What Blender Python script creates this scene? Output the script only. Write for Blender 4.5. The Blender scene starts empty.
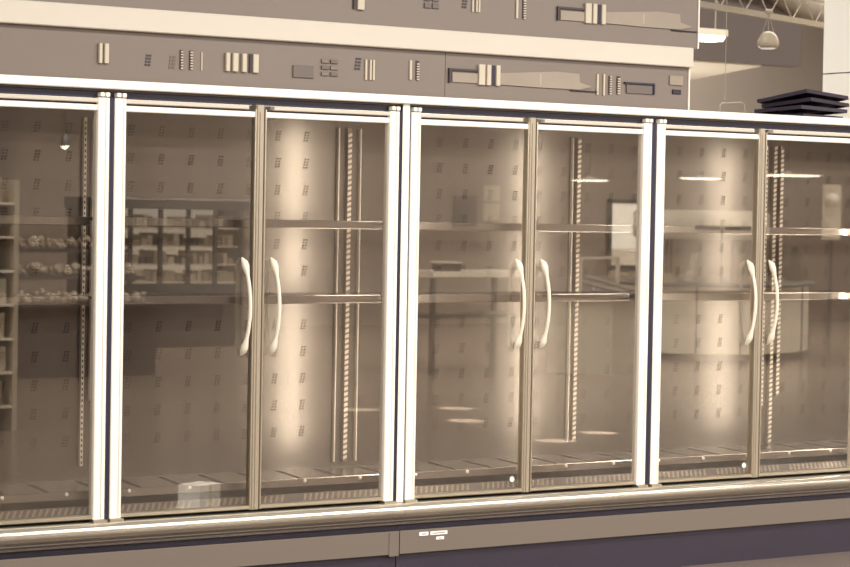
import bpy, math, random
from math import sin, cos, pi, radians
from mathutils import Vector, Matrix
random.seed(7)
S = bpy.context.scene
COL = S.collection

# ------------------------------------------------------------------ helpers
def lin(c):
    return tuple((v/255/12.92 if v/255 <= .04045 else ((v/255+.055)/1.055)**2.4) for v in c)

def mat(name, rgb, rough=.5, metal=0., emit=None, estr=0., noise=0., nscale=8., aniso=0., spec=.5, bump=0., stretch=(1, 1, 1)):
    m = bpy.data.materials.new(name); m.use_nodes = True
    nt = m.node_tree; b = nt.nodes['Principled BSDF']
    c = lin(rgb) + (1,)
    b.inputs['Base Color'].default_value = c
    b.inputs['Roughness'].default_value = rough
    b.inputs['Metallic'].default_value = metal
    b.inputs['Specular IOR Level'].default_value = spec
    if aniso: b.inputs['Anisotropic'].default_value = aniso
    if emit:
        b.inputs['Emission Color'].default_value = lin(emit) + (1,)
        b.inputs['Emission Strength'].default_value = estr
    if noise or bump:
        tc = nt.nodes.new('ShaderNodeTexCoord'); mp = nt.nodes.new('ShaderNodeMapping')
        mp.inputs['Scale'].default_value = stretch
        nz = nt.nodes.new('ShaderNodeTexNoise'); nz.inputs['Scale'].default_value = nscale; nz.inputs['Detail'].default_value = 4
        nt.links.new(tc.outputs['Object'], mp.inputs['Vector']); nt.links.new(mp.outputs['Vector'], nz.inputs['Vector'])
        if noise:
            mx = nt.nodes.new('ShaderNodeMix'); mx.data_type = 'RGBA'
            mx.inputs['A'].default_value = tuple(v*(1-noise) for v in c[:3]) + (1,)
            mx.inputs['B'].default_value = tuple(min(1, v*(1+noise)) for v in c[:3]) + (1,)
            nt.links.new(nz.outputs['Fac'], mx.inputs['Factor']); nt.links.new(mx.outputs['Result'], b.inputs['Base Color'])
        if bump:
            bp = nt.nodes.new('ShaderNodeBump'); bp.inputs['Strength'].default_value = bump; bp.inputs['Distance'].default_value = .01
            nt.links.new(nz.outputs['Fac'], bp.inputs['Height']); nt.links.new(bp.outputs['Normal'], b.inputs['Normal'])
    return m

def glass_mat(name, tint, base=.1, edge=.5):
    """thin coated pane: clear transmission plus a mirror reflection that grows at grazing angles"""
    m = bpy.data.materials.new(name); m.use_nodes = True
    nt = m.node_tree; nt.nodes.clear()
    out = nt.nodes.new('ShaderNodeOutputMaterial'); mix = nt.nodes.new('ShaderNodeMixShader')
    tr = nt.nodes.new('ShaderNodeBsdfTransparent'); tr.inputs[0].default_value = lin(tint) + (1,)
    gl = nt.nodes.new('ShaderNodeBsdfGlossy'); gl.inputs['Roughness'].default_value = 0.0
    gl.inputs['Color'].default_value = (1, .97, .92, 1)
    lw = nt.nodes.new('ShaderNodeLayerWeight'); lw.inputs['Blend'].default_value = .5
    p = nt.nodes.new('ShaderNodeMath'); p.operation = 'POWER'; p.inputs[1].default_value = 3.
    a = nt.nodes.new('ShaderNodeMath'); a.operation = 'MULTIPLY_ADD'; a.inputs[1].default_value = edge; a.inputs[2].default_value = base
    nt.links.new(lw.outputs['Facing'], p.inputs[0]); nt.links.new(p.outputs[0], a.inputs[0]); nt.links.new(a.outputs[0], mix.inputs[0])
    nt.links.new(tr.outputs[0], mix.inputs[1]); nt.links.new(gl.outputs[0], mix.inputs[2]); nt.links.new(mix.outputs[0], out.inputs[0])
    return m

class MB:
    def __init__(s): s.v = []; s.f = []; s.m = []; s.sm = []
    def add(s, vs, fs, mi=0, smooth=False):
        o = len(s.v); s.v += [tuple(v) for v in vs]
        for f in fs: s.f.append(tuple(i+o for i in f)); s.m.append(mi); s.sm.append(smooth)
        return s
    def box(s, x0, x1, y0, y1, z0, z1, mi=0):
        return s.add([(x0,y0,z0),(x1,y0,z0),(x1,y1,z0),(x0,y1,z0),(x0,y0,z1),(x1,y0,z1),(x1,y1,z1),(x0,y1,z1)],
                     [(3,2,1,0),(4,5,6,7),(0,1,5,4),(1,2,6,5),(2,3,7,6),(3,0,4,7)], mi)
    def bbox(s, x0, x1, y0, y1, z0, z1, b=.004, mi=0):
        """box whose four long edges (along its longest axis) are chamfered"""
        d = [x1-x0, y1-y0, z1-z0]; ax = d.index(max(d)); lo = [x0,y0,z0]; hi = [x1,y1,z1]
        u, w = [(1,2),(2,0),(0,1)][ax]
        pr = [(lo[u]+b,lo[w]),(hi[u]-b,lo[w]),(hi[u],lo[w]+b),(hi[u],hi[w]-b),(hi[u]-b,hi[w]),(lo[u]+b,hi[w]),(lo[u],hi[w]-b),(lo[u],lo[w]+b)]
        vs = []
        for e in (lo[ax], hi[ax]):
            for p in pr:
                q = [0,0,0]; q[ax] = e; q[u] = p[0]; q[w] = p[1]; vs.append(q)
        n = 8
        fs = [tuple(range(n))[::-1], tuple(range(n, 2*n))] + [(i,(i+1)%n,(i+1)%n+n,i+n) for i in range(n)]
        return s.add(vs, fs, mi)
    def prism(s, poly, axis, a0, a1, mi=0, smooth=False):
        """extrude a closed 2D outline along an axis: 'x' takes (y,z), 'y' takes (x,z), 'z' takes (x,y)"""
        n = len(poly); vs = []
        for a in (a0, a1):
            for p, q in poly: vs.append({'x':(a,p,q),'y':(p,a,q),'z':(p,q,a)}[axis])
        s.add(vs, [tuple(range(n))[::-1], tuple(range(n,2*n))], mi)
        return s.add(vs, [(i,(i+1)%n,(i+1)%n+n,i+n) for i in range(n)], mi, smooth)
    def tube(s, pts, r, n=10, mi=0, cap=True, flat=None):
        pts = [Vector(p) for p in pts]; rr = r if isinstance(r, (list, tuple)) else [r]*len(pts); rings = []
        for i, p in enumerate(pts):
            t = (pts[min(i+1,len(pts)-1)]-pts[max(i-1,0)]).normalized()
            a = t.cross(Vector((0,1,0)) if abs(t.y) < .9 else Vector((1,0,0))).normalized(); b = t.cross(a).normalized()
            fa = flat[i] if flat else 1.
            rings.append([p + a*rr[i]*cos(2*pi*k/n)*fa + b*rr[i]*sin(2*pi*k/n) for k in range(n)])
        vs = [v for R in rings for v in R]; fs = []
        for i in range(len(pts)-1):
            for k in range(n): fs.append((i*n+k, i*n+(k+1)%n, (i+1)*n+(k+1)%n, (i+1)*n+k))
        s.add(vs, fs, mi, True)
        if cap:
            s.add(rings[0], [tuple(range(n))], mi); s.add(rings[-1], [tuple(range(n))[::-1]], mi)
        return s
    def lathe(s, prof, c, n=32, mi=0, sx=1., sy=1., rot=0.):
        """prof: list of (r,z)"""
        vs = []
        for r, z in prof:
            for k in range(n):
                a = 2*pi*k/n; x = r*cos(a)*sx; y = r*sin(a)*sy
                vs.append((c[0]+x*cos(rot)-y*sin(rot), c[1]+x*sin(rot)+y*cos(rot), c[2]+z))
        fs = [(i*n+k, i*n+(k+1)%n, (i+1)*n+(k+1)%n, (i+1)*n+k) for i in range(len(prof)-1) for k in range(n)]
        return s.add(vs, fs, mi, True)
    def disc(s, r, z, c, n=32, mi=0, sx=1., sy=1., rot=0.):
        vs = []
        for k in range(n):
            a = 2*pi*k/n; x = r*cos(a)*sx; y = r*sin(a)*sy
            vs.append((c[0]+x*cos(rot)-y*sin(rot), c[1]+x*sin(rot)+y*cos(rot), c[2]+z))
        return s.add(vs, [tuple(range(n))], mi)
    def build(s, name, mats, parent=None, loc=None):
        me = bpy.data.meshes.new(name); me.from_pydata(s.v, [], s.f)
        for m in (mats if isinstance(mats, (list, tuple)) else [mats]): me.materials.append(m)
        me.polygons.foreach_set('material_index', s.m); me.polygons.foreach_set('use_smooth', s.sm)
        me.update()
        o = bpy.data.objects.new(name, me); COL.objects.link(o)
        if parent is not None: o.parent = parent
        if loc is not None: o.location = loc
        return o

def tag(o, label=None, cat=None, group=None, kind=None):
    if label: o['label'] = label
    if cat: o['category'] = cat
    if group: o['group'] = group
    if kind: o['kind'] = kind
    return o
def thing(name, label, cat, loc=(0,0,0), rz=0., group=None):
    o = bpy.data.objects.new(name, None); COL.objects.link(o); o.empty_display_size = .1
    o.location = loc; o.rotation_euler = (0,0,rz)
    return tag(o, label, cat, group)
def struct(name, mb, m): return tag(mb.build(name, m), kind='structure')

# ------------------------------------------------------------------ materials
WHITE = mat('white_enamel', (254,246,233), .3)
TRIMW = mat('cream_trim', (208,197,181), .45, noise=.03, nscale=3)
ALU = mat('brushed_aluminium', (206,194,172), .28, .85)
MULL = mat('mullion_metal', (172,158,138), .35, .35)
BUMP = mat('bumper_vinyl', (192,182,166), .2, .6)
BUMPD = mat('bumper_channel', (112,101,93), .35, .3)
KICK = mat('taupe_kick_panel', (116,103,91), .55, noise=.03, nscale=2)
DARKP = mat('dark_plum_panel', (45,35,49), .5, noise=.06, nscale=3)
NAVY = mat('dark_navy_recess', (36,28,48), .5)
FASC = mat('fascia_taupe', (121,107,96), .38, noise=.03, nscale=2)
REFLP = mat('reflection_pale', (200,187,165), .5)  # pale tone of the reflections modelled on the canopy
TRIMREFLD = mat('trim_reflection_dark', (60,50,54), .5)  # grooves and seams, plus the dark parts of the canopy reflections
REFLT = mat('reflection_tan', (152,138,122), .5, noise=.12, nscale=5)  # tan tone of the canopy reflections
REFLM = mat('reflection_taupe', (106,94,88), .5)  # duller tone of the canopy reflections
STEEL = mat('satin_steel', (122,116,109), .29, .80, noise=.05, nscale=3, stretch=(6,6,.4))
SLOT = mat('slot_dark', (52,44,44), .6)
DECK = mat('deck_steel', (140,133,126), .26, .7, noise=.15, nscale=6)
SHELF = mat('shelf_steel', (150,143,135), .22, .7)
STAND = mat('standard_steel', (240,232,218), .3, .25)
STANDB = mat('standard_web', (150,138,124), .4, .3)
CASE = mat('case_taupe', (100,94,90), .6)
LAMP = mat('lamp_tube_glow', (255,248,232), .4, emit=(255,247,232), estr=60.)
STRIPL = mat('head_strip_glow', (255,248,232), .4, emit=(255,247,230), estr=1.2)
GLASS = glass_mat('door_glass', (244,241,238), .10, .5)
HANDLE = mat('handle_white', (236,226,206), .3)
STICK = mat('label_paper', (255,252,244), .6)
PRINT = mat('label_print', (150,134,122), .6)
DARKB = mat('tray_black', (58,48,60), .45, noise=.1, nscale=10)
FLOOR = mat('polished_concrete', (128,113,100), .18, noise=.16, nscale=1.3, bump=.02)
WALL = mat('painted_wall', (165,151,136), .7, noise=.04, nscale=.6)
WALLD = mat('dark_wall', (92,80,74), .7, noise=.05, nscale=.6)
SHOPW = mat('shop_wall', (138,122,110), .7, noise=.05, nscale=.6)
CEIL = mat('dark_ceiling', (104,91,86), .8)
SOFF = mat('soffit_pale', (214,200,178), .7)
BEAM = mat('beam_paint', (176,162,142), .55)
DUCT = mat('duct_foil', (178,165,148), .35, .4, noise=.2, nscale=9, bump=.5)
GLOW = mat('fixture_glow', (255,248,232), .5, emit=(255,246,228), estr=9.)
SHADE = mat('pendant_shade', (190,174,150), .35, noise=.12, nscale=12)
COUNT = mat('counter_white', (238,226,206), .35)
COUNTP = mat('counter_plinth', (70,58,60), .5)
DARKM = mat('dark_frame', (44,37,40), .45)
SIGNK = mat('sign_black', (24,19,21), .6)
PAPER = mat('poster_pale', (196,182,160), .6)
FOOD = mat('goods_mixed', (164,148,128), .5, noise=.5, nscale=22)
CLEAR = glass_mat('guard_glass', (236,232,226), .06, .35)
WINDOW = mat('window_daylight', (255,248,234), .5, emit=(255,245,226), estr=1.6)
COOLG = mat('cooler_back_glow', (255,248,234), .5, emit=(255,245,226), estr=.9)

# ------------------------------------------------------------------ room shell
struct('floor', MB().box(-9, 26, -22, 10, -.06, 0), FLOOR)
struct('wall_back', MB().box(-9, 26, 9, 9.15, 0, 4.6), WALL)
struct('wall_front', MB().box(-9, 26, -22.15, -22, 0, 4.6), SHOPW)
struct('wall_right', MB().box(26, 26.15, -22, 10, 0, 4.6), SHOPW)
struct('ceiling', MB().box(-9, 26, -22, 9, 4.6, 4.7), CEIL)
# bulkhead hanging from the ceiling behind the freezers, with a pale tapering soffit at its lower left
bk = MB().prism([(5.2,5.0),(8.62,5.0),(8.62,5.14),(5.2,5.14)], 'z', 3.045, 4.6)
struct('wall_bulkhead', bk, WALLD)
sf = MB().prism([(5.2,5.02),(8.21,5.02),(9.04,6.89),(5.2,6.89)], 'z', 3.030, 3.05)
struct('trim_soffit', sf, SOFF)
wp = MB().box(6.03, 9.5, .92, 1.99, 0, 2.735).box(6.03, 9.5, .92, 1.99, 2.743, 4.6).box(6.034, 9.5, .93, 1.98, 2.735, 2.743, 1)
struct('wall_partition', wp, [WHITE, TRIMREFLD])

# ------------------------------------------------------------------ freezer cases
GAPS = [-1.5, 0.0, 1.513, 3.008, 4.5]
DEPTH = .62; BACK = .72
ZT, ZB = 2.262, .44           # door top / bottom
HASH_X0, HASH_P = .402, .157

def door(root, xa, xb, hinge, name='door', sticker=None):
    """hinge = -1: wide white stile at xa; +1: at xb. The other edge is a thin bright strip."""
    w = .055; t = .008
    m = MB()
    if hinge < 0: sa, sb, ta, tb = xa, xa+w, xb-t, xb
    else: sa, sb, ta, tb = xb-w, xb, xa, xa+t
    # stile: two flat lands with a shallow groove
    m.bbox(sa, sb, -.012, .035, ZB, ZT, .004)
    gx = sa+w*.70 if hinge < 0 else sa+w*.62
    m.bbox(gx, gx+.009, -.017, -.011, ZB+.01, ZT-.004, .002)
    m.bbox(ta, tb, -.006, .03, ZB, ZT-.02, .002, 1)
    ia, ib = (sb, ta) if hinge < 0 else (tb, sa)
    # top rail: cap strip set back from the mullion end, dark groove, inner white rail
    ca, cb = (ia, ib-.035) if hinge < 0 else (ia+.035, ib)
    m.bbox(ca, cb, -.01, .03, 2.240, 2.258, .003, 2)
    m.box(ia, ib, .012, .03, 2.231, 2.241, 3)
    m.bbox(ia, ib, -.004, .03, 2.206, 2.231, .003)
    sx = ib-.045 if hinge > 0 else ia+.045
    if hinge > 0:
        m.lathe([(.0055,0),(.0055,.003)], (0,0,0), 10, 3)   # screw recess, turned to face the aisle below
        n = 20; o = len(m.v)-n
        for i in range(o, len(m.v)):
            x, y, z = m.v[i]; m.v[i] = (sx+x, -.0065+z, 2.2185+y)
        m.add([m.v[o+10+k] for k in range(10)], [tuple(range(10))], 3)
    # bottom rail
    m.bbox(ia, ib, -.004, .03, ZB, ZB+.018, .003, 1)
    d = m.build(name, [WHITE, ALU, TRIMW, TRIMREFLD], root)
    MB().box(ia, ib, .010, .016, ZB+.018, 2.206).build('glass_pane', GLASS, d)
    # handle: vertical bow with flattened paddle ends
    hx = ib-.045 if hinge < 0 else ia+.045
    pts = []; rad = []; fl = []
    N = 22; z0, z1 = 1.135, 1.575
    for i in range(N+1):
        u = i/N; z = z0+(z1-z0)*u
        bow = sin(pi*u)
        end = max(0, 1-min(u, 1-u)/.14)
        y = .004-.052*bow**.6 if 0 < u < 1 else .006
        x = hx + (.017*bow**.8 - .006)
        r = .0085 + .0085*sin(min(1, min(u,1-u)/.16)*pi*.999)**1 if min(u,1-u) < .16 else .0085
        if u in (0, 1): r = .004
        pts.append((x, y, z)); rad.append(r); fl.append(1.)
    MB().tube(pts, rad, 10, flat=fl).build('handle', HANDLE, d)
    # hinge blocks above and below the wide stile
    hc = (sa+sb)/2
    MB().bbox(hc-.022, hc-.004, -.022, .02, ZT+.004, ZT+.022, .003).bbox(hc+.004, hc+.022, -.022, .02, ZT+.004, ZT+.022, .003).build('hinge', WHITE, d)
    MB().bbox(hc-.032, hc+.032, -.03, .02, ZB-.016, ZB-.001, .003).build('hinge', ALU, d)
    if sticker is not None:
        st = MB().lathe([(0,0),(.014,0),(.014,-.002)], (0,0,0), 16)
        st.v = [(sticker+x, .0095-abs(z)*.5-.0006, .505+y) for x, y, z in st.v]
        st.build('round_sticker', STICK, d)
    return d

def standard(root, x, z0, z1, style):
    """slotted upright on the back panel"""
    m = MB(); y1 = DEPTH-.002; w = .014 if style == 'bar' else .020
    y0 = y1-.022
    if style == 'line':
        m.bbox(x-.004, x+.004, y0, y1, z0, z1, .0015)
    else:
        m.box(x-w/2, x+w/2, y0, y1, z0, z1, 0 if style == 'bar' else 2)
        p = .026; k = 0; z = z0+.01
        while z < z1-.02:
            if style == 'bar': m.box(x-.003, x+.003, y0-.001, y0+.004, z, z+.012, 1)
            else: m.add([(x-w/2,y0-.004,z),(x+w/2,y0-.004,z+.006),(x+w/2,y0-.004,z+.020),(x-w/2,y0-.004,z+.014),
                         (x-w/2,y0,z),(x+w/2,y0,z+.006),(x+w/2,y0,z+.020),(x-w/2,y0,z+.014)],
                        [(0,1,2,3),(0,4,5,1),(2,6,7,3),(1,5,6,2),(0,3,7,4)], 0)
            z += p
    return m.build('shelf_standard', [STAND, SLOT, STANDB], root)

def back_panel(root, x0, x1):
    m = MB().box(x0, x1, DEPTH, DEPTH+.02, .5, 2.29)
    y = DEPTH
    k0 = math.ceil((x0+.03-HASH_X0)/HASH_P)
    k = k0
    while True:
        cx = HASH_X0+HASH_P*k
        if cx > x1-.03: break
        z = 2.15
        while z > .62:
            for c in (-1, 1):                       # two slanted columns of four louvred slots
                for r in range(4):
                    zz = z+(r-1.5)*.0135; xx = cx+c*.0080+(r-1.5)*.0026
                    a, b = xx-.0043, xx+.0043
                    m.add([(a,y-.0006,zz-.004),(b,y-.0006,zz-.004),(b,y-.0006,zz+.004),(a,y-.0006,zz+.004)], [(0,1,2,3)], 1)
                    m.add([(a,y-.0007,zz+.004),(b,y-.0007,zz+.004),(b,y-.005,zz-.0005),(a,y-.005,zz-.0005)], [(0,3,2,1)], 0)
            z -= .1305
        k += 1
    return m.build('back_panel', [STEEL, SLOT], root)

def freezer(label, k, xa, xb, stands, stickers, strip_right=None, end=None, lamps=(), labels=()):
    root = thing('freezer_case', label, 'freezer', ((xa+xb)/2, 0, 0), 0, 'freezer cases of the row')
    X0 = (xa+xb)/2
    if k == 1: xb -= .0006
    if k == 2: xa += .0006
    class P:  # parts are modelled in room coordinates, then shifted under their root
        pass
    e = end if end else xb
    sh = Matrix.Translation((-X0, 0, 0))
    parts = []
    def put(o): parts.append(o); return o
    # outer body: roof, back, base, end panel
    b = MB().box(xa, e, -.0, BACK, 2.29, 2.335).box(xa, e, DEPTH+.02, BACK, .12, 2.29).box(xa, e, .06, DEPTH+.02, .12, .45)
    if end: b.box(e-.04, e, 0, DEPTH+.02, .45, 2.29)
    put(b.build('cabinet_body', CASE, root))
    put(back_panel(root, xa, e-.04 if end else e))
    # top rail and dark recess under it
    put(MB().bbox(xa, e, -.035, .0, 2.299, 2.337, .004).build('top_rail', WHITE, root))
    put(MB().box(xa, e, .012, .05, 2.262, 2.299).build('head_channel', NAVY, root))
    put(MB().bbox(xa+.08, xb-.06, .055, .085, 2.262, 2.285, .004).build('head_lamp', STRIPL, root))
    if end:  # unseen end bay, glazed so shop light reaches the back panel
        put(MB().box(xb+.08, e-.045, .010, .016, ZB+.018, 2.206).build('side_glass', GLASS, root))
        put(MB().bbox(xb+.02, xb+.08, -.012, .035, ZB, ZT, .004).build('side_stile', WHITE, root))
        put(MB().bbox(xb+.08, e, -.004, .03, 2.206, ZT, .003).build('side_rail', WHITE, root))
    # bumper: half-round vinyl, channel strip, dark recess, kick panel, toe plate
    bp = [(.03,.428),(-.02,.428),(-.042,.424),(-.058,.413),(-.064,.398),(-.060,.382),(-.046,.368),(-.03,.362),(-.03,.352),(.03,.352)]
    put(MB().prism(bp, 'x', xa, e, 0, True).build('bumper', BUMP, root))
    cs = [(.03,.352),(-.034,.352),(-.040,.347),(-.034,.341),(-.026,.338),(-.026,.328),(-.018,.324),(.03,.324)]
    put(MB().prism(cs, 'x', xa, e, 0, False).build('bumper_channel', BUMPD, root))
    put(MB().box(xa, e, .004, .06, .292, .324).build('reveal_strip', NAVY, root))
    kx = MB().bbox(xa+(.004 if k == 2 else 0), e, -.012, .06, .184, .293, .002)
    if k == 1: kx.bbox(xb-.056, xb-.002, -.015, -.012, .177, .288, .001)
    kick = put(kx.build('kick_panel', KICK, root))
    put(MB().box(xa, e-(.004 if k == 1 else 0), .012, .06, 0, .184).build('toe_plate', DARKP, root))
    for (lx0, lx1, lz0, lz1) in labels:
        o = MB().box(lx0, lx1, -.0152, -.012, lz0, lz1).box(lx0+.012, lx1-.014, -.0156, -.0152, (lz0+lz1)/2-.003, (lz0+lz1)/2+.002, 1).build('label_sticker', [STICK, PRINT], kick)
    # interior deck with front rail and rivets, slotted air grille in front of it
    dk = MB().box(xa, e, .11, DEPTH, .515, .533)
    n = int((e-xa)/.21)
    for i in range(n+1):                          # drain grooves pressed into the deck
        gx = xa+.05+i*.21
        if gx < e-.08: dk.add([(gx,.14,.5335),(gx+.018,.14,.5335),(gx+.10,.58,.5335),(gx+.07,.58,.5335)], [(0,1,2,3)], 1)
    put(dk.build('deck_pan', [DECK, SLOT], root))
    dr = MB().bbox(xa, e, .10, .112, .515, .553, .003)
    i = 0; gx = xa+.16
    while gx < e-.05:
        dr.lathe([(.009,0),(.007,.004),(.0,.006)], (0,0,0), 10, 1)
        q = len(dr.v)-30
        for j in range(q, len(dr.v)): x, y, z = dr.v[j]; dr.v[j] = (gx+x, .0995-z, .541+y)
        gx += .30
    put(dr.build('deck_rail', [SHELF, WHITE], root))
    ag = MB().add([(xa,.03,.450),(e,.03,.450),(e,.10,.485),(xa,.10,.485),(xa,.10,.44),(e,.10,.44),(xa,.03,.44),(e,.03,.44)], [(0,1,2,3),(3,2,5,4),(6,7,1,0)], 0)
    gx = xa+.06
    while gx < e-.06:
        if ((gx-xa) % .5) < .43:
            ag.add([(gx,.044,.4585),(gx+.012,.044,.4585),(gx+.046,.092,.4825),(gx+.034,.092,.4825)], [(0,1,2,3)], 1)
        gx += .030
    put(ag.build('air_grille', [CASE, MULL], root))
    # shelves
    for zt in (1.745, 1.398):
        s = MB().box(xa+.003, e-.045, .125, .50, zt-.014, zt)
        gx = xa+.06
        while gx < e-.08:                          # perforation rows
            s.add([(gx,.16,zt+.0004),(gx+.02,.16,zt+.0004),(gx+.02,.47,zt+.0004),(gx,.47,zt+.0004)], [(0,1,2,3)], 1); gx += .06
        so = put(s.build('shelf', [SHELF, SLOT], root))
        MB().bbox(xa+.003, e-.045, .112, .1249, zt-.036, zt+.003, .004).build('shelf_rail', SHELF, so)
    for (x, z0, z1, st) in stands: put(standard(root, x, z0, z1, st))
    # mullion and doors
    xm = {0: -.75, 1: .738, 2: 2.253, 3: 3.738}[k]
    put(MB().bbox(xm-.021, xm+.021, -.004, .05, ZB-.002, ZT+.0, .006).bbox(xm-.006, xm+.006, -.008, -.003, ZB, ZT-.03, .002).build('mullion', MULL, root))
    ga, gb = xa + (.012, .012, .029, .017)[k], xb - (.012, .035, .016, .016)[k]
    put(door(root, ga, xm-.022, -1, sticker=stickers[0]))
    put(door(root, xm+.022, gb, 1, sticker=stickers[1]))
    # gap filler at the right hand joint
    for (j0, j1) in ((xb-.030, xb-.0005), (xa+.0005, xa+.026)): put(MB().box(j0, j1, -.006, .05, ZB, ZT-.001).build('joint_filler', NAVY, root))
    if strip_right: put(MB().bbox(strip_right-.0185, strip_right+.0205, -.013, -.0065, ZB-.01, 2.298, .004).build('joint_cover', WHITE, root))
    for lx in lamps:
        for (l0, l1) in ((.58,2.2),):
            put(MB().tube([(lx,.066,l0+(l1-l0)*q/10) for q in range(11)], .012, 8).build('lamp_tube', LAMP, root))
    for o in parts:
        o.data.transform(sh)
        for c in o.children: c.data.transform(sh)
    return root

ST = {0: [], 1: [(.160,.6,2.2,'bar'),(.205,.9,2.2,'bar')],
      2: [(1.520,.56,2.2,'line'),(1.580,.56,2.2,'saw'),(1.646,.56,2.2,'line')],
      3: [(2.959,.6,2.2,'line'),(2.997,.6,2.2,'saw'),(4.312,.75,2.2,'bar'),(4.374,.53,2.2,'saw'),(4.424,.8,2.2,'saw')]}
freezer('white framed freezer case at the far left, cut by the photo edge', 0, GAPS[0], GAPS[1], ST[0], (None, None))
freezer('white framed two-door freezer case second from the left, coolers mirrored in its left door', 1, GAPS[1], GAPS[2], ST[1], (None, None), strip_right=1.5125)
freezer('white framed two-door freezer case third from left, above the white kick panel stickers', 2, GAPS[2], GAPS[3], ST[2]+[s for s in ST[3] if s[0] < 3.005], (2.176, None), lamps=(1.608,),
        labels=((1.625,1.676,.264,.281),(1.688,1.785,.264,.281),(1.722,1.766,.240,.254)))
freezer('white framed two-door freezer case rightmost in the row, black trays on its roof', 3, GAPS[3], GAPS[4], [s for s in ST[3] if s[0] > 3.2], (3.668, None), end=6.3, lamps=(3.085, 4.49, 6.15))  # last lamp is added unseen in the end bay to brighten the back panel

# ------------------------------------------------------------------ sign canopy above the freezers, reflections on it built as raised pieces
cn = thing('sign_canopy', 'taupe double fascia band with a cream stripe above the freezer row', 'canopy', (0, 0, 2.337))
def cpart(name, mb, m, par=cn):
    mb.v = [(x, y, z-2.337) for x, y, z in mb.v]
    return mb.build(name, m, par)
cpart('lower_panel', MB().box(-1.5, 1.746, .02, .12, 2.338, 2.555).box(1.749, 3.243, .02, .12, 2.338, 2.555), FASC)
cpart('white_trim', MB().bbox(-1.5, 3.248, -.012, .14, 2.555, 2.655, .004), TRIMW)
cpart('upper_panel', MB().box(-1.5, 3.298, .02, .12, 2.655, 3.3), FASC)
cpart('corner_trim', MB().bbox(3.243, 3.251, .012, .12, 2.338, 2.555, .002), WHITE)
cpart('corner_trim', MB().bbox(3.298, 3.306, .012, .12, 2.655, 3.3, .002), WHITE)
def reflection_slat(x0, x1, z0, z1, m=REFLP, dep=.016): cpart('reflection_slat', MB().bbox(x0, x1, .02-dep, .02, z0, z1, .002), m)  # coloured strip imitating a post reflected in the fascia
def plate(x0, x1, z0, z1, m=REFLT): return cpart('reflection_plate', MB().bbox(x0, x1, .012, .02, z0, z1, .002), m)  # flat piece coloured as a patch of reflection
def frame(x0, x1, z0, z1, t=.010):
    cpart('reflection_frame', MB().box(x0, x0+t, .008, .02, z0, z1).box(x0+t, x1, .008, .02, z1-t, z1), TRIMREFLD)  # dark outline within the imitated reflection
def chain(x0, x1, z0, z1):
    m = MB().box(x0, x1, .016, .02, z0, z1, 1); z = z0
    while z < z1-.006: m.box(x0+.002, x1-.002, .010, .016, z, z+.006); z += .012
    cpart('reflection_rail', m, [REFLP, TRIMREFLD])  # dashed strip imitating a dashed line of the reflection
def mark(x, z, s=.03, m=TRIMREFLD):
    b = MB()
    for c in (-1, 1):
        for r in range(4): b.box(x+c*s*.25+(r-1.5)*s*.06-s*.18, x+c*s*.25+(r-1.5)*s*.06+s*.18, .017, .0205, z+(r-1.5)*s*.45-s*.14, z+(r-1.5)*s*.45+s*.14)
    cpart('reflection_mark', b, m)  # small dashes belonging to the imitated reflection
dz = 0
for a in ((-.058,-.043),(-.032,-.012)): reflection_slat(a[0], a[1], 2.411, 2.495)
mark(.182, 2.435, .03)
mark(.300, 2.432, .034, REFLM)
chain(.337, .351, 2.405, 2.488); chain(.384, .400, 2.405, 2.488); reflection_slat(.441, .448, 2.402, 2.484, dep=.006)
for a in ((.562,.582),(.597,.624),(.645,.667),(.700,.728)): reflection_slat(a[0], a[1], 2.407, 2.488)
reflection_slat(.684, .699, 2.405, 2.490, TRIMREFLD, .008)
plate(.912, 1.019, 2.395, 2.450, REFLM)
for i in range(2):
    for j in range(3): plate(1.062+i*.048, 1.100+i*.048, 2.410+j*.029, 2.428+j*.029, REFLM if (i+j) % 2 else FASC)
mark(1.259, 2.474, .034)
for x in (1.297, 1.322, 1.339): reflection_slat(x, x+.011, 2.402, 2.496, dep=.008)
reflection_slat(1.543, 1.556, 2.415, 2.505, dep=.008); chain(1.580, 1.597, 2.415, 2.505)
def reflection_set(dx, dzz):  # reflected window, posts and light wedge, imitated by coloured pieces
    plate(1.785+dx, 1.931+dx, 2.414+dzz, 2.462+dzz); frame(1.765+dx, 1.931+dx, 2.411+dzz, 2.480+dzz)
    for a in ((1.934,1.971),(1.981,2.006),(2.036,2.060)): reflection_slat(a[0]+dx, a[1]+dx, 2.409+dzz, 2.506+dzz)
    reflection_slat(2.008+dx, 2.034+dx, 2.411+dzz, 2.505+dzz, NAVY, .008)
    m = MB().prism([(2.064+dx,2.415+dzz),(2.290+dx,2.412+dzz),(2.545+dx,2.412+dzz),(2.620+dx,2.430+dzz),(2.545+dx,2.448+dzz),(2.540+dx,2.490+dzz),(2.400+dx,2.494+dzz),(2.064+dx,2.470+dzz)], 'y', .011, .02)
    cpart('reflection_plate', m, REFLT)
    reflection_slat(2.30+dx, 2.306+dx, 2.425+dzz, 2.478+dzz, REFLP, .012)
    reflection_slat(2.490+dx, 2.655+dx, 2.403+dzz, 2.409+dzz, TRIMREFLD, .010)
reflection_set(0, 0)
reflection_slat(2.652, 2.664, 2.392, 2.494, dep=.008); reflection_slat(2.693, 2.704, 2.390, 2.496, dep=.008)
chain(2.730, 2.745, 2.398, 2.490); chain(2.780, 2.800, 2.402, 2.490)
plate(2.840, 3.005, 2.408, 2.452, REFLM)
cpart('reflection_frame', MB().box(2.825, 3.019, .008, .02, 2.455, 2.464).box(3.009, 3.019, .008, .02, 2.408, 2.455), NAVY)
plate(3.118, 3.203, 2.462, 2.510); plate(3.140, 3.192, 2.417, 2.440, NAVY)
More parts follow.
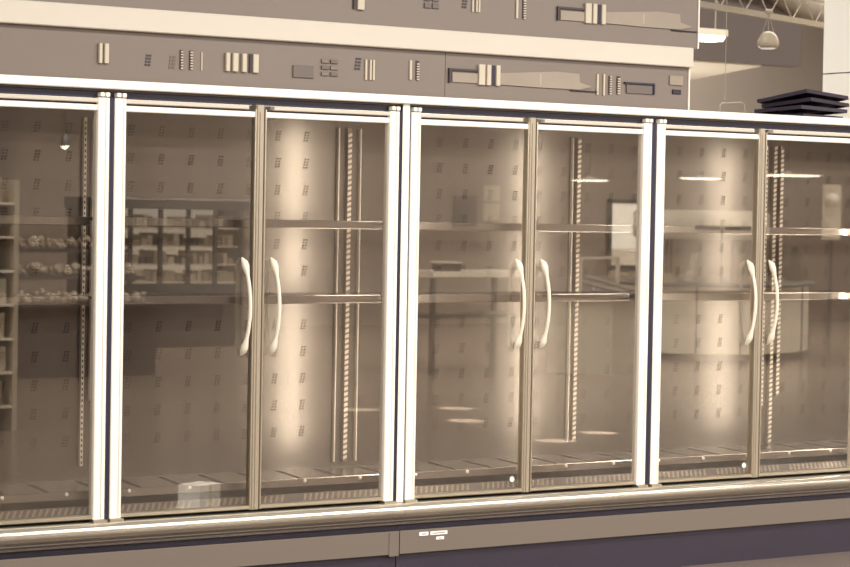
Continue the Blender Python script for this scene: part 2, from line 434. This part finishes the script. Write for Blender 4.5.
reflection_slat(1.226, 1.240, 2.726, 2.83, TRIMREFLD, .010); reflection_slat(1.246, 1.283, 2.724, 2.83)
for i in range(2):
    for j in range(2): plate(1.62+i*.045, 1.655+i*.045, 2.755+j*.034, 2.780+j*.034, REFLM)
mark(1.852, 2.795, .032)
for x in (1.892, 1.915, 1.930): reflection_slat(x, x+.010, 2.754, 2.848, dep=.008)
reflection_slat(2.151, 2.164, 2.739, 2.832, dep=.008); chain(2.192, 2.210, 2.739, 2.834)
reflection_set(.634, .333)

# ------------------------------------------------------------------ things on and above the freezer roof
tray_specs = [(4.23, .27, 2.3374, 13, 0, 0, .38, .33, 'bottom tray of the black stack, flat on the freezer roof'),
              (4.235, .25, 2.3700, 9, -3, 1, .40, .32, 'second tray from the bottom of the black stack'),
              (4.26, .24, 2.4010, 15, -6, 2, .39, .31, 'third tray from the bottom of the black stack, slid to the right'),
              (4.235, .235, 2.4330, 13, -9, 2.7, .40, .32, 'topmost black tray of the stack, tilted with one corner up')]
for (x, y, z, rz, tx, ty, a, b_, lab) in tray_specs:
    t = thing('flat_tray', lab, 'tray', (x, y, z), 0, 'black trays on the freezer roof')
    t.rotation_euler = (radians(tx), radians(ty), radians(rz))
    # shallow tray lying upside down: sheet top with a turned-down lip
    MB().box(-a/2, a/2, -b_/2, b_/2, .013, .019).build('tray_sheet', DARKB, t)
    l = .006
    MB().box(-a/2, a/2, -b_/2, -b_/2+l, 0, .013).box(-a/2, a/2, b_/2-l, b_/2, 0, .013).box(-a/2, -a/2+l, -b_/2+l, b_/2-l, 0, .013).box(a/2-l, a/2, -b_/2+l, b_/2-l, 0, .013).build('tray_lip', DARKB, t)

hf = thing('wire_sign_frame', 'thin wire frame hanging on a cable behind the canopy end', 'sign holder', (3.83, .35, 2.40))
MB().tube([(-.052,0,.03),(-.052,0,.63),(-.052,0,2.2)], .0016, 6).build('cable', BEAM, hf)
MB().tube([(-.088,0,-.06),(-.084,0,-.005),(-.07,0,.006),(.068,0,.016),(.085,0,.006),(.092,0,-.06)], .004, 6).tube([(-.052,0,.008),(-.052,0,.03)], .003, 6).build('wire_loop', BEAM, hf)

lp = thing('pendant_lamp', 'round pale pendant lamp hung by wires from the ceiling beam at upper right', 'lamp', (6.01, 2.5, 2.92))
MB().lathe([(.002,.122),(.022,.120),(.044,.108),(.062,.085),(.074,.050),(.072,.026),(.058,.010),(.054,.012),(.066,.03),(.068,.05),(.056,.082),(.04,.1)], (0,0,0), 28).build('lamp_shade', SHADE, lp)
MB().lathe([(.0,.004),(.04,.005),(.056,.010),(.05,.014),(.0,.014)], (0,0,0), 24).build('diffuser', mat('lens', (232,220,196), .3, emit=(255,244,222), estr=.5), lp)
for dx in (-.06, 0, .06): MB().tube([(dx, 0, .09 if dx else .118), (0 if dx else .0, 0, .235)], .0018, 6).build('wire', BEAM, lp)
MB().lathe([(.0,.27),(.02,.27),(.03,.25),(.012,.235),(.0,.232)], (0,0,0), 12).build('canopy_cap', BEAM, lp)

# open joist beam with lattice, running away to the right
def beam(name, a, b, dep=.035, h=.04):
    a = Vector(a); b = Vector(b); d = (b-a); n = Vector((-d.y, d.x, 0)).normalized()*dep/2; up = Vector((0,0,h))
    m = MB(); vs = [a-n, a+n, a+n+up, a-n+up, b-n, b+n, b+n+up, b-n+up]
    m.add(vs, [(0,1,2,3),(7,6,5,4),(0,4,5,1),(1,5,6,2),(2,6,7,3),(3,7,4,0)])
    return m
m = beam('', (5.0, 2.33, 3.16), (7.6, 3.3, 3.16))
a0 = Vector((5.0,2.33,3.30)); 
q = beam('', (5.0, 2.33, 3.34), (7.6, 3.3, 3.34), .03, .03); m.add(q.v, q.f)
for i in range(8):
    u = i/8; p0 = Vector((5.0,2.33,3.19)).lerp(Vector((7.6,3.3,3.19)), u); p1 = Vector((5.0,2.33,3.345)).lerp(Vector((7.6,3.3,3.345)), u+.06); p2 = Vector((5.0,2.33,3.19)).lerp(Vector((7.6,3.3,3.19)), u+.12)
    m.tube([p0, p1], .005, 6); m.tube([p1, p2], .005, 6)
jt = thing('joist_beam', 'pale open steel joist crossing the top right corner', 'beam', (5.0, 2.33, 3.16))
m.v = [(x-5.0, y-2.33, z-3.16) for x, y, z in m.v]; m.build('truss', BEAM, jt)
MB().tube([(.05,.05,0),(.05,.05,1.44)], .008, 6).tube([(2.5,.93,0),(2.5,.93,1.44)], .008, 6).build('hanger_rod', BEAM, jt)

dc = thing('air_duct', 'crumpled pale foil duct under the ceiling beside the white column', 'duct', (8.7, 5.0, 3.50))
pts = [(-1.2,-.25,.30),(-.6,-.12,.22),(-.2,0,.10),(.1,0,.02),(.5,.05,-.02),(1.2,.1,-.02)]
MB().tube(pts, [.11,.12,.135,.14,.13,.13], 14).build('hose', DUCT, dc)
MB().tube([(-.3,0,.1),(-.3,0,1.1)], .01, 6).tube([(.3,0,.1),(.3,0,1.1)], .01, 6).build('strap', BEAM, dc)

lf = thing('ceiling_light', 'boxy lit fluorescent fixture just right of the upper fascia', 'ceiling light', (7.55, 4.6, 3.17))
MB().box(-.55, -.17, -.12, .12, .025, .075).build('housing', SOFF, lf)
MB().prism([(-.10,.025),(.10,.025),(.07,-.01),(-.07,-.01)], 'x', -.53, -.18).build('diffuser', GLOW, lf)
MB().tube([(-.4,0,.07),(-.4,0,1.43)], .006, 6).tube([(-.2,0,.07),(-.2,0,1.43)], .006, 6).build('hanger_rod', BEAM, lf)

# ------------------------------------------------------------------ the shop opposite, seen mirrored in the door glass
ctr = thing('service_counter', 'curved white service counter mirrored in the rightmost freezer doors', 'counter', (15.86, -14.68, 0), radians(-48.5))
SX, SY = 2.0, 1.45        # local x points along the view, local y across it
MB().lathe([(1.0,.08),(1.0,.93)], (0,0,0), 64, 0, SX, SY).build('base_panel', COUNT, ctr)
MB().lathe([(.95,0),(.97,.08)], (0,0,0), 64, 0, SX, SY).build('plinth', COUNTP, ctr)
seam = MB()
for k in range(16):
    a = 2*pi*k/16; seam.box(SX*1.003*cos(a)-.012, SX*1.003*cos(a)+.012, SY*1.003*sin(a)-.012, SY*1.003*sin(a)+.012, .09, .93)
seam.build('panel_seam', KICK, ctr)
MB().lathe([(0,.93),(1.05,.93),(1.06,.95),(1.05,.97),(0,.97)], (0,0,0), 64, 0, SX, SY).build('worktop', DARKM, ctr)
for k in range(6):
    a = 2*pi*(k+.5)/6
    MB().tube([(SX*.58*cos(a), SY*.58*sin(a), .97), (SX*.58*cos(a), SY*.58*sin(a), 1.53)], .02, 8).build('post', DARKM, ctr)
MB().lathe([(0,1.52),(.60,1.52),(.63,1.56),(.63,1.86),(.60,1.90),(0,1.90)], (0,0,0), 64, 0, SX, SY).build('hood', COUNT, ctr)
MB().lathe([(1.0,1.0),(.93,1.36)], (0,0,0), 64, 0, SX, SY).build('glass_guard', CLEAR, ctr)
fd = MB()
for i in range(60):
    a = random.uniform(0, 2*pi); r = random.uniform(.3,.9); h = random.uniform(.02,.09)
    if math.hypot(SX*r*cos(a)-.32, SY*r*sin(a)-1.24) < .48 or SX*r*cos(a) < -1.75: continue
    fd.lathe([(.09,0),(.07,h),(0,h*1.2)], (SX*r*cos(a), SY*r*sin(a), .97), 8)
fd.build('food', FOOD, ctr)
for (y0, y1) in ((-.04, .275), (.325, .66)):
    MB().box(-2.02, -1.98, y0, y1, 1.65, 1.71).box(-2.01, -1.99, y0+.08, y0+.09, 1.71, 1.75).box(-2.01, -1.99, y1-.09, y1-.08, 1.71, 1.75).build('menu_frame', DARKM, ctr)
MB().box(-2.02, -1.98, .285, .315, .97, 1.71).build('menu_post', DARKM, ctr)

pt = thing('prep_table', 'white topped prep table mirrored in the third freezer case', 'table', (10.4, -12.6, 0), radians(-6))
MB().bbox(-.62, 1.0, -.4, .4, 1.08, 1.15, .01).build('table_top', COUNT, pt)
MB().box(-.58, .95, -.35, .35, .62, .66).build('undershelf', DARKM, pt)
for x in (-.56, .93):
    for y in (-.33, .33): MB().box(x-.025, x+.025, y-.025, y+.025, 0, 1.08).build('leg', DARKM, pt)
sc_ = thing('counter_scale', 'small dark scale on the white prep table mirrored in third case', 'scale', (10.15, -12.35, 1.15), .1)
MB().bbox(-.12, .12, -.12, .12, 0, .09, .01).build('scale_body', DARKM, sc_)
MB().box(-.13, .13, -.13, .13, .09, .11).build('weighing_plate', COUNT, sc_)

sd = thing('salad_bar', 'long open bar of slanted pans mirrored in the third freezer right door', 'counter', (12.05, -12.0, 0), radians(-30))
MB().box(-.55, .55, -.4, .4, 0, .86).build('bar_base', COUNT, sd)
MB().box(-.6, .6, -.45, .45, .86, .92).build('bar_top', DARKM, sd)
for i in range(4):
    x = -.42+i*.28
    MB().add([(x-.12,.40,.93),(x+.12,.40,.93),(x+.12,-.35,1.10),(x-.12,-.35,1.10)], [(0,1,2,3),(3,2,1,0)]).build('pan', FOOD if i % 2 else SHELF, sd)
MB().box(-.6, .6, -.02, .02, 1.30, 1.33).box(-.6, -.56, -.02, .02, .92, 1.3).box(.56, .6, -.02, .02, .92, 1.3).build('light_rail', COUNT, sd)

dcx = thing('display_cooler', 'dark framed wall cooler of shelved goods mirrored in the second freezer case', 'cooler', (9.3, -17.6, 0))
MB().box(-1.1, 1.1, -.6, -.55, 0, 1.92).box(-1.1, 1.1, -.55, .1, 0, .82).box(-1.1,-1.05,-.55,.1,.82,1.8).box(1.05,1.1,-.55,.1,.82,1.8).build('cabinet', DARKM, dcx)
MB().bbox(-1.15, 1.15, -.6, .18, 1.79, 1.93, .02).build('canopy', DARKM, dcx)
MB().box(-1.05, 1.05, -.549, -.54, .82, 1.79).build('lit_back', COOLG, dcx)
for x in (-1.08, -.55, -.12, .28, .68, 1.08): MB().box(x-.025, x+.025, .08, .13, .8, 1.8).build('door_post', DARKM, dcx)
for i in range(4):
    z = .85+i*.235
    s = MB().box(-1.05, 1.05, -.5, .06, z-.02, z).build('shelf', COUNT, dcx)
    g = MB(); x = -1.0
    while x < .98:
        w = random.uniform(.05,.1); h = random.uniform(.07,.17); g.box(x, x+w, -.4, .03, z+.001, z+h, random.choice((0,0,1,2))); x += w+random.uniform(.004,.03)
    tag(g.build('packaged_goods', [FOOD, DARKM, PAPER], dcx), kind='stuff')

rk = thing('display_rack', 'tall white shelf rack of packets mirrored at the left photo edge', 'rack', (2.62, -8.3, 0))
MB().box(.42, .46, -.3, .3, 0, 2.0).box(-.46, -.42, -.3, .3, 0, 2.0).box(-.42, .42, -.3, -.27, 0, 2.0).build('frame', PAPER, rk)
for i in range(7):
    z = .2+i*.27
    MB().box(-.42, .42, -.26, .3, z-.02, z).build('shelf', COUNT, rk)
    g = MB(); x = -.4
    while x < .3:
        w = random.uniform(.09,.14); g.box(x, x+w, -.1, .26, z+.001, z+.2, random.choice((0,1))); x += w+.015
    tag(g.build('packets', [FOOD, PAPER], rk), kind='stuff')

pb = thing('produce_stand', 'sloped stand heaped with produce mirrored in the leftmost freezer', 'stand', (6.0, -13.6, 0))
MB().box(-.9, .9, -.5, .5, 0, .75).build('stand_base', DARKM, pb)
for r_ in range(3):
    z = .78+r_*.28; y = .4-r_*.32
    MB().box(-.9, .9, y-.16, y+.16, z-.04, z).build('tier', TRIMREFLD, pb)
    g = MB()
    for i in range(66):
        x = -.84+(i % 33)*.0515; rr = random.uniform(.030,.05); zz = rr if i < 33 else rr+random.uniform(.03,.06)
        g.lathe([(0,-rr),(rr*.7,-rr*.7),(rr,0),(rr*.7,rr*.7),(0,rr)], (x, y+random.uniform(-.09,.1), z+zz), 8, random.choice((0,0,1)))
    tag(g.build('produce', [FOOD, PAPER], pb), kind='stuff')

def disc_lamp(x, y, z, r, label):
    t = thing('disc_lamp', label, 'lamp', (x, y, z), 0, 'mirrored disc pendants')
    MB().lathe([(0,.06),(.03,.06),(.05,.03),(r*.7,.022),(r,.010),(r,0),(r*.95,.004)], (0,0,0), 32).build('lamp_shade', SHADE, t)
    MB().lathe([(0,-.012),(r*.8,-.012),(r*.97,.0)], (0,0,0), 32).build('diffuser', GLOW, t)
    MB().tube([(0,0,.06),(0,0,4.6-z)], .006, 6).build('cord', DARKM, t)
disc_lamp(14.2, -15, 2.27, .26, 'lit disc pendant mirrored in the third freezer, right door')
disc_lamp(16.1, -15, 2.34, .30, 'lit disc pendant mirrored above the white counter, left of the last mullion')
disc_lamp(17.7, -15, 2.42, .48, 'wide lit disc pendant mirrored right of the last mullion')
sp = thing('spot_lamp', 'small bright spot lamp mirrored high in the leftmost freezer door', 'lamp', (5.305, -12, 2.40))
MB().lathe([(0,.12),(.03,.12),(.045,.0)], (0,0,0), 16).build('lamp_shade', DARKM, sp)
MB().lathe([(0,-.035),(.03,-.02),(.044,.0)], (0,0,0), 16).build('bulb', GLOW, sp)
MB().tube([(0,0,.12),(0,0,2.2)], .005, 6).build('cord', DARKM, sp)

ct = thing('bright_patch_carton', 'added white carton imitating the bright patch mirrored low in the second case', 'carton', (2.08, -3.02, 0), radians(-25))
MB().bbox(-.10, .10, -.08, .08, 0, .16, .004).build('carton_box', STICK, ct)  # box made up to give the bright patch in the reflection
MB().box(-.10, .10, -.012, .012, 0.1601, .1612).box(-.012, .012, .0801, .081, .0, .158).build('tape', PAPER, ct)
# bright glazed opening in the far wall with its dark frame, wall screen, wall mounted box
wn = struct('window_1', MB().box(20.05, 20.75, -21.999, -21.97, .97, 2.03), WINDOW)
struct('window_1_frame', MB().box(19.97,20.05,-22,-21.93,.9,2.10).box(20.75,20.82,-22,-21.93,.9,2.10).box(20.05,20.75,-22,-21.93,2.03,2.10).box(20.05,20.75,-22,-21.93,.9,.97), DARKM)
ws = thing('wall_screen', 'dark square screen on the far wall mirrored in the third freezer', 'screen', (17.0, -21.95, 1.6))
MB().bbox(-.22,.22,-.04,.04,0,.5,.01).build('bezel', DARKM, ws)
pn = thing('wall_notice', 'pale notice sheet on the far wall mirrored beside the dark screen', 'notice', (17.55, -21.98, 1.7))
MB().box(-.16,.16,-.01,.01,0,.28).box(-.16,.16,-.01,.01,.32,.58).build('sheet', PAPER, pn)
wb = thing('wall_dispenser', 'white wall box with a round dial mirrored in the last door', 'dispenser', (20.45, -17, 1.5), radians(37))
MB().bbox(-.14,.14,-.06,.06,0,.85,.02).build('box_body', PAPER, wb)
MB().lathe([(.09,0),(.10,.03),(0,.05)], (0,0,0), 20).build('dial', COUNT, wb)
wb.children[1].rotation_euler = (radians(-90),0,0); wb.children[1].location = (0,.06,.62)
MB().box(-.03,.03,-.05,.02,-1.5,0).build('stand_post', DARKM, wb)
af = thing('folding_sign', 'dark triangular folding board standing on the mirrored curved counter', 'sign board', (17.02, -14.09, .972), radians(37))
MB().prism([(-.12,0),(.12,0),(.035,.46),(-.035,.46)], 'y', -.012, .012).build('board', SIGNK, af)
MB().add([(-.11,-.12,0),(.11,-.12,0),(.035,-.014,.45),(-.035,-.014,.45)], [(0,1,2,3),(3,2,1,0)]).build('rear_leg', SIGNK, af)

# ------------------------------------------------------------------ lights
def area(x, y, z, sx, sy, power, rot=(0,0,0), col=(1,.975,.93)):
    l = bpy.data.lights.new('ceiling_or_fill_lamp', 'AREA'); l.shape = 'RECTANGLE'; l.size = sx; l.size_y = sy; l.energy = power; l.color = col
    o = bpy.data.objects.new('ceiling_or_fill_lamp', l); COL.objects.link(o); o.location = (x,y,z); o.rotation_euler = rot
    return o
area(2, -3.2, 4.5, 12, .5, 590)
area(2, -7, 4.5, 12, .5, 590)
area(11, -11, 4.5, 14, .6, 1500)
area(14, -17, 4.5, 16, .6, 1700)
area(22, -12, 4.5, 1., 12, 1500)  # added to brighten the mirrored right wall
area(9, 3.2, 4.5, 6, .4, 160)
area(7, 7.4, 4.5, 8, .6, 260)
area(7.2, 6.3, 1.2, 1.6, 1.6, 70, (pi,0,0))  # unseen uplight behind the freezers, added to brighten the soffit underside
area(3.2, 2.4, 4.5, 1.5, 1.5, 160)  # added to whiten the left face of the partition
for (x, y, p) in ((7.6,-8.4,1.), (6.97,-7.3,1.4), (7.37,-5.97,1.), (6.65,-5.56,.8), (6.7,-8.6,.6)):      # added narrow spots imitating bright patches of glare on the floor
    l = bpy.data.lights.new('added_spot', 'SPOT'); l.energy = 23000*p; l.spot_size = radians(4.6); l.spot_blend = .5; l.shadow_soft_size = .03; l.color = (1,.97,.92)
    o = bpy.data.objects.new('added_spot', l); COL.objects.link(o); o.location = (x, y, 4.5)

l = bpy.data.lights.new('added_spot', 'SPOT'); l.energy = 16000; l.spot_size = radians(4.2); l.spot_blend = .5; l.shadow_soft_size = .03; l.color = (1,.97,.92)  # extra spot put in to brighten the white carton
o = bpy.data.objects.new('added_spot', l); COL.objects.link(o); o.location = (1.7, -.5, 4.5)
o.rotation_euler = (Vector((2.08,-3.0,.09))-o.location).to_track_quat('-Z', 'Y').to_euler()

w = bpy.data.worlds.new('World'); S.world = w; w.use_nodes = True
bgn = w.node_tree.nodes['Background']; bgn.inputs[0].default_value = (1, .95, .89, 1); bgn.inputs[1].default_value = .38

# ------------------------------------------------------------------ camera
F = 2300.
yaw, pitch, roll = 0.58651419, -0.0301321, 0.01792295
fw = Vector((sin(yaw)*cos(pitch), cos(yaw)*cos(pitch), sin(pitch)))
r = Vector((cos(yaw), -sin(yaw), 0)); u = r.cross(fw)
r2 = cos(roll)*r + sin(roll)*u; u2 = -sin(roll)*r + cos(roll)*u
cam = bpy.data.cameras.new('camera'); co = bpy.data.objects.new('camera', cam); COL.objects.link(co)
M = Matrix(((r2.x,u2.x,-fw.x,0),(r2.y,u2.y,-fw.y,0),(r2.z,u2.z,-fw.z,0),(0,0,0,1)))
co.matrix_world = Matrix.Translation((-4.36681973, -9.04128561, 1.785)) @ M
cam.sensor_fit = 'HORIZONTAL'; cam.sensor_width = 36.; cam.lens = F*36/850
cam.clip_end = 200
cam.dof.use_dof = True; cam.dof.focus_distance = 10.8; cam.dof.aperture_fstop = 5.6
S.camera = co
S.cycles.blur_glossy = 1.; S.cycles.sample_clamp_indirect = 4.; S.cycles.transparent_max_bounces = 24; S.cycles.max_bounces = 10
S.view_settings.view_transform = 'Standard'; S.view_settings.look = 'None'
S.view_settings.exposure = 0.; S.view_settings.gamma = 1.; S.view_settings.use_curve_mapping = False
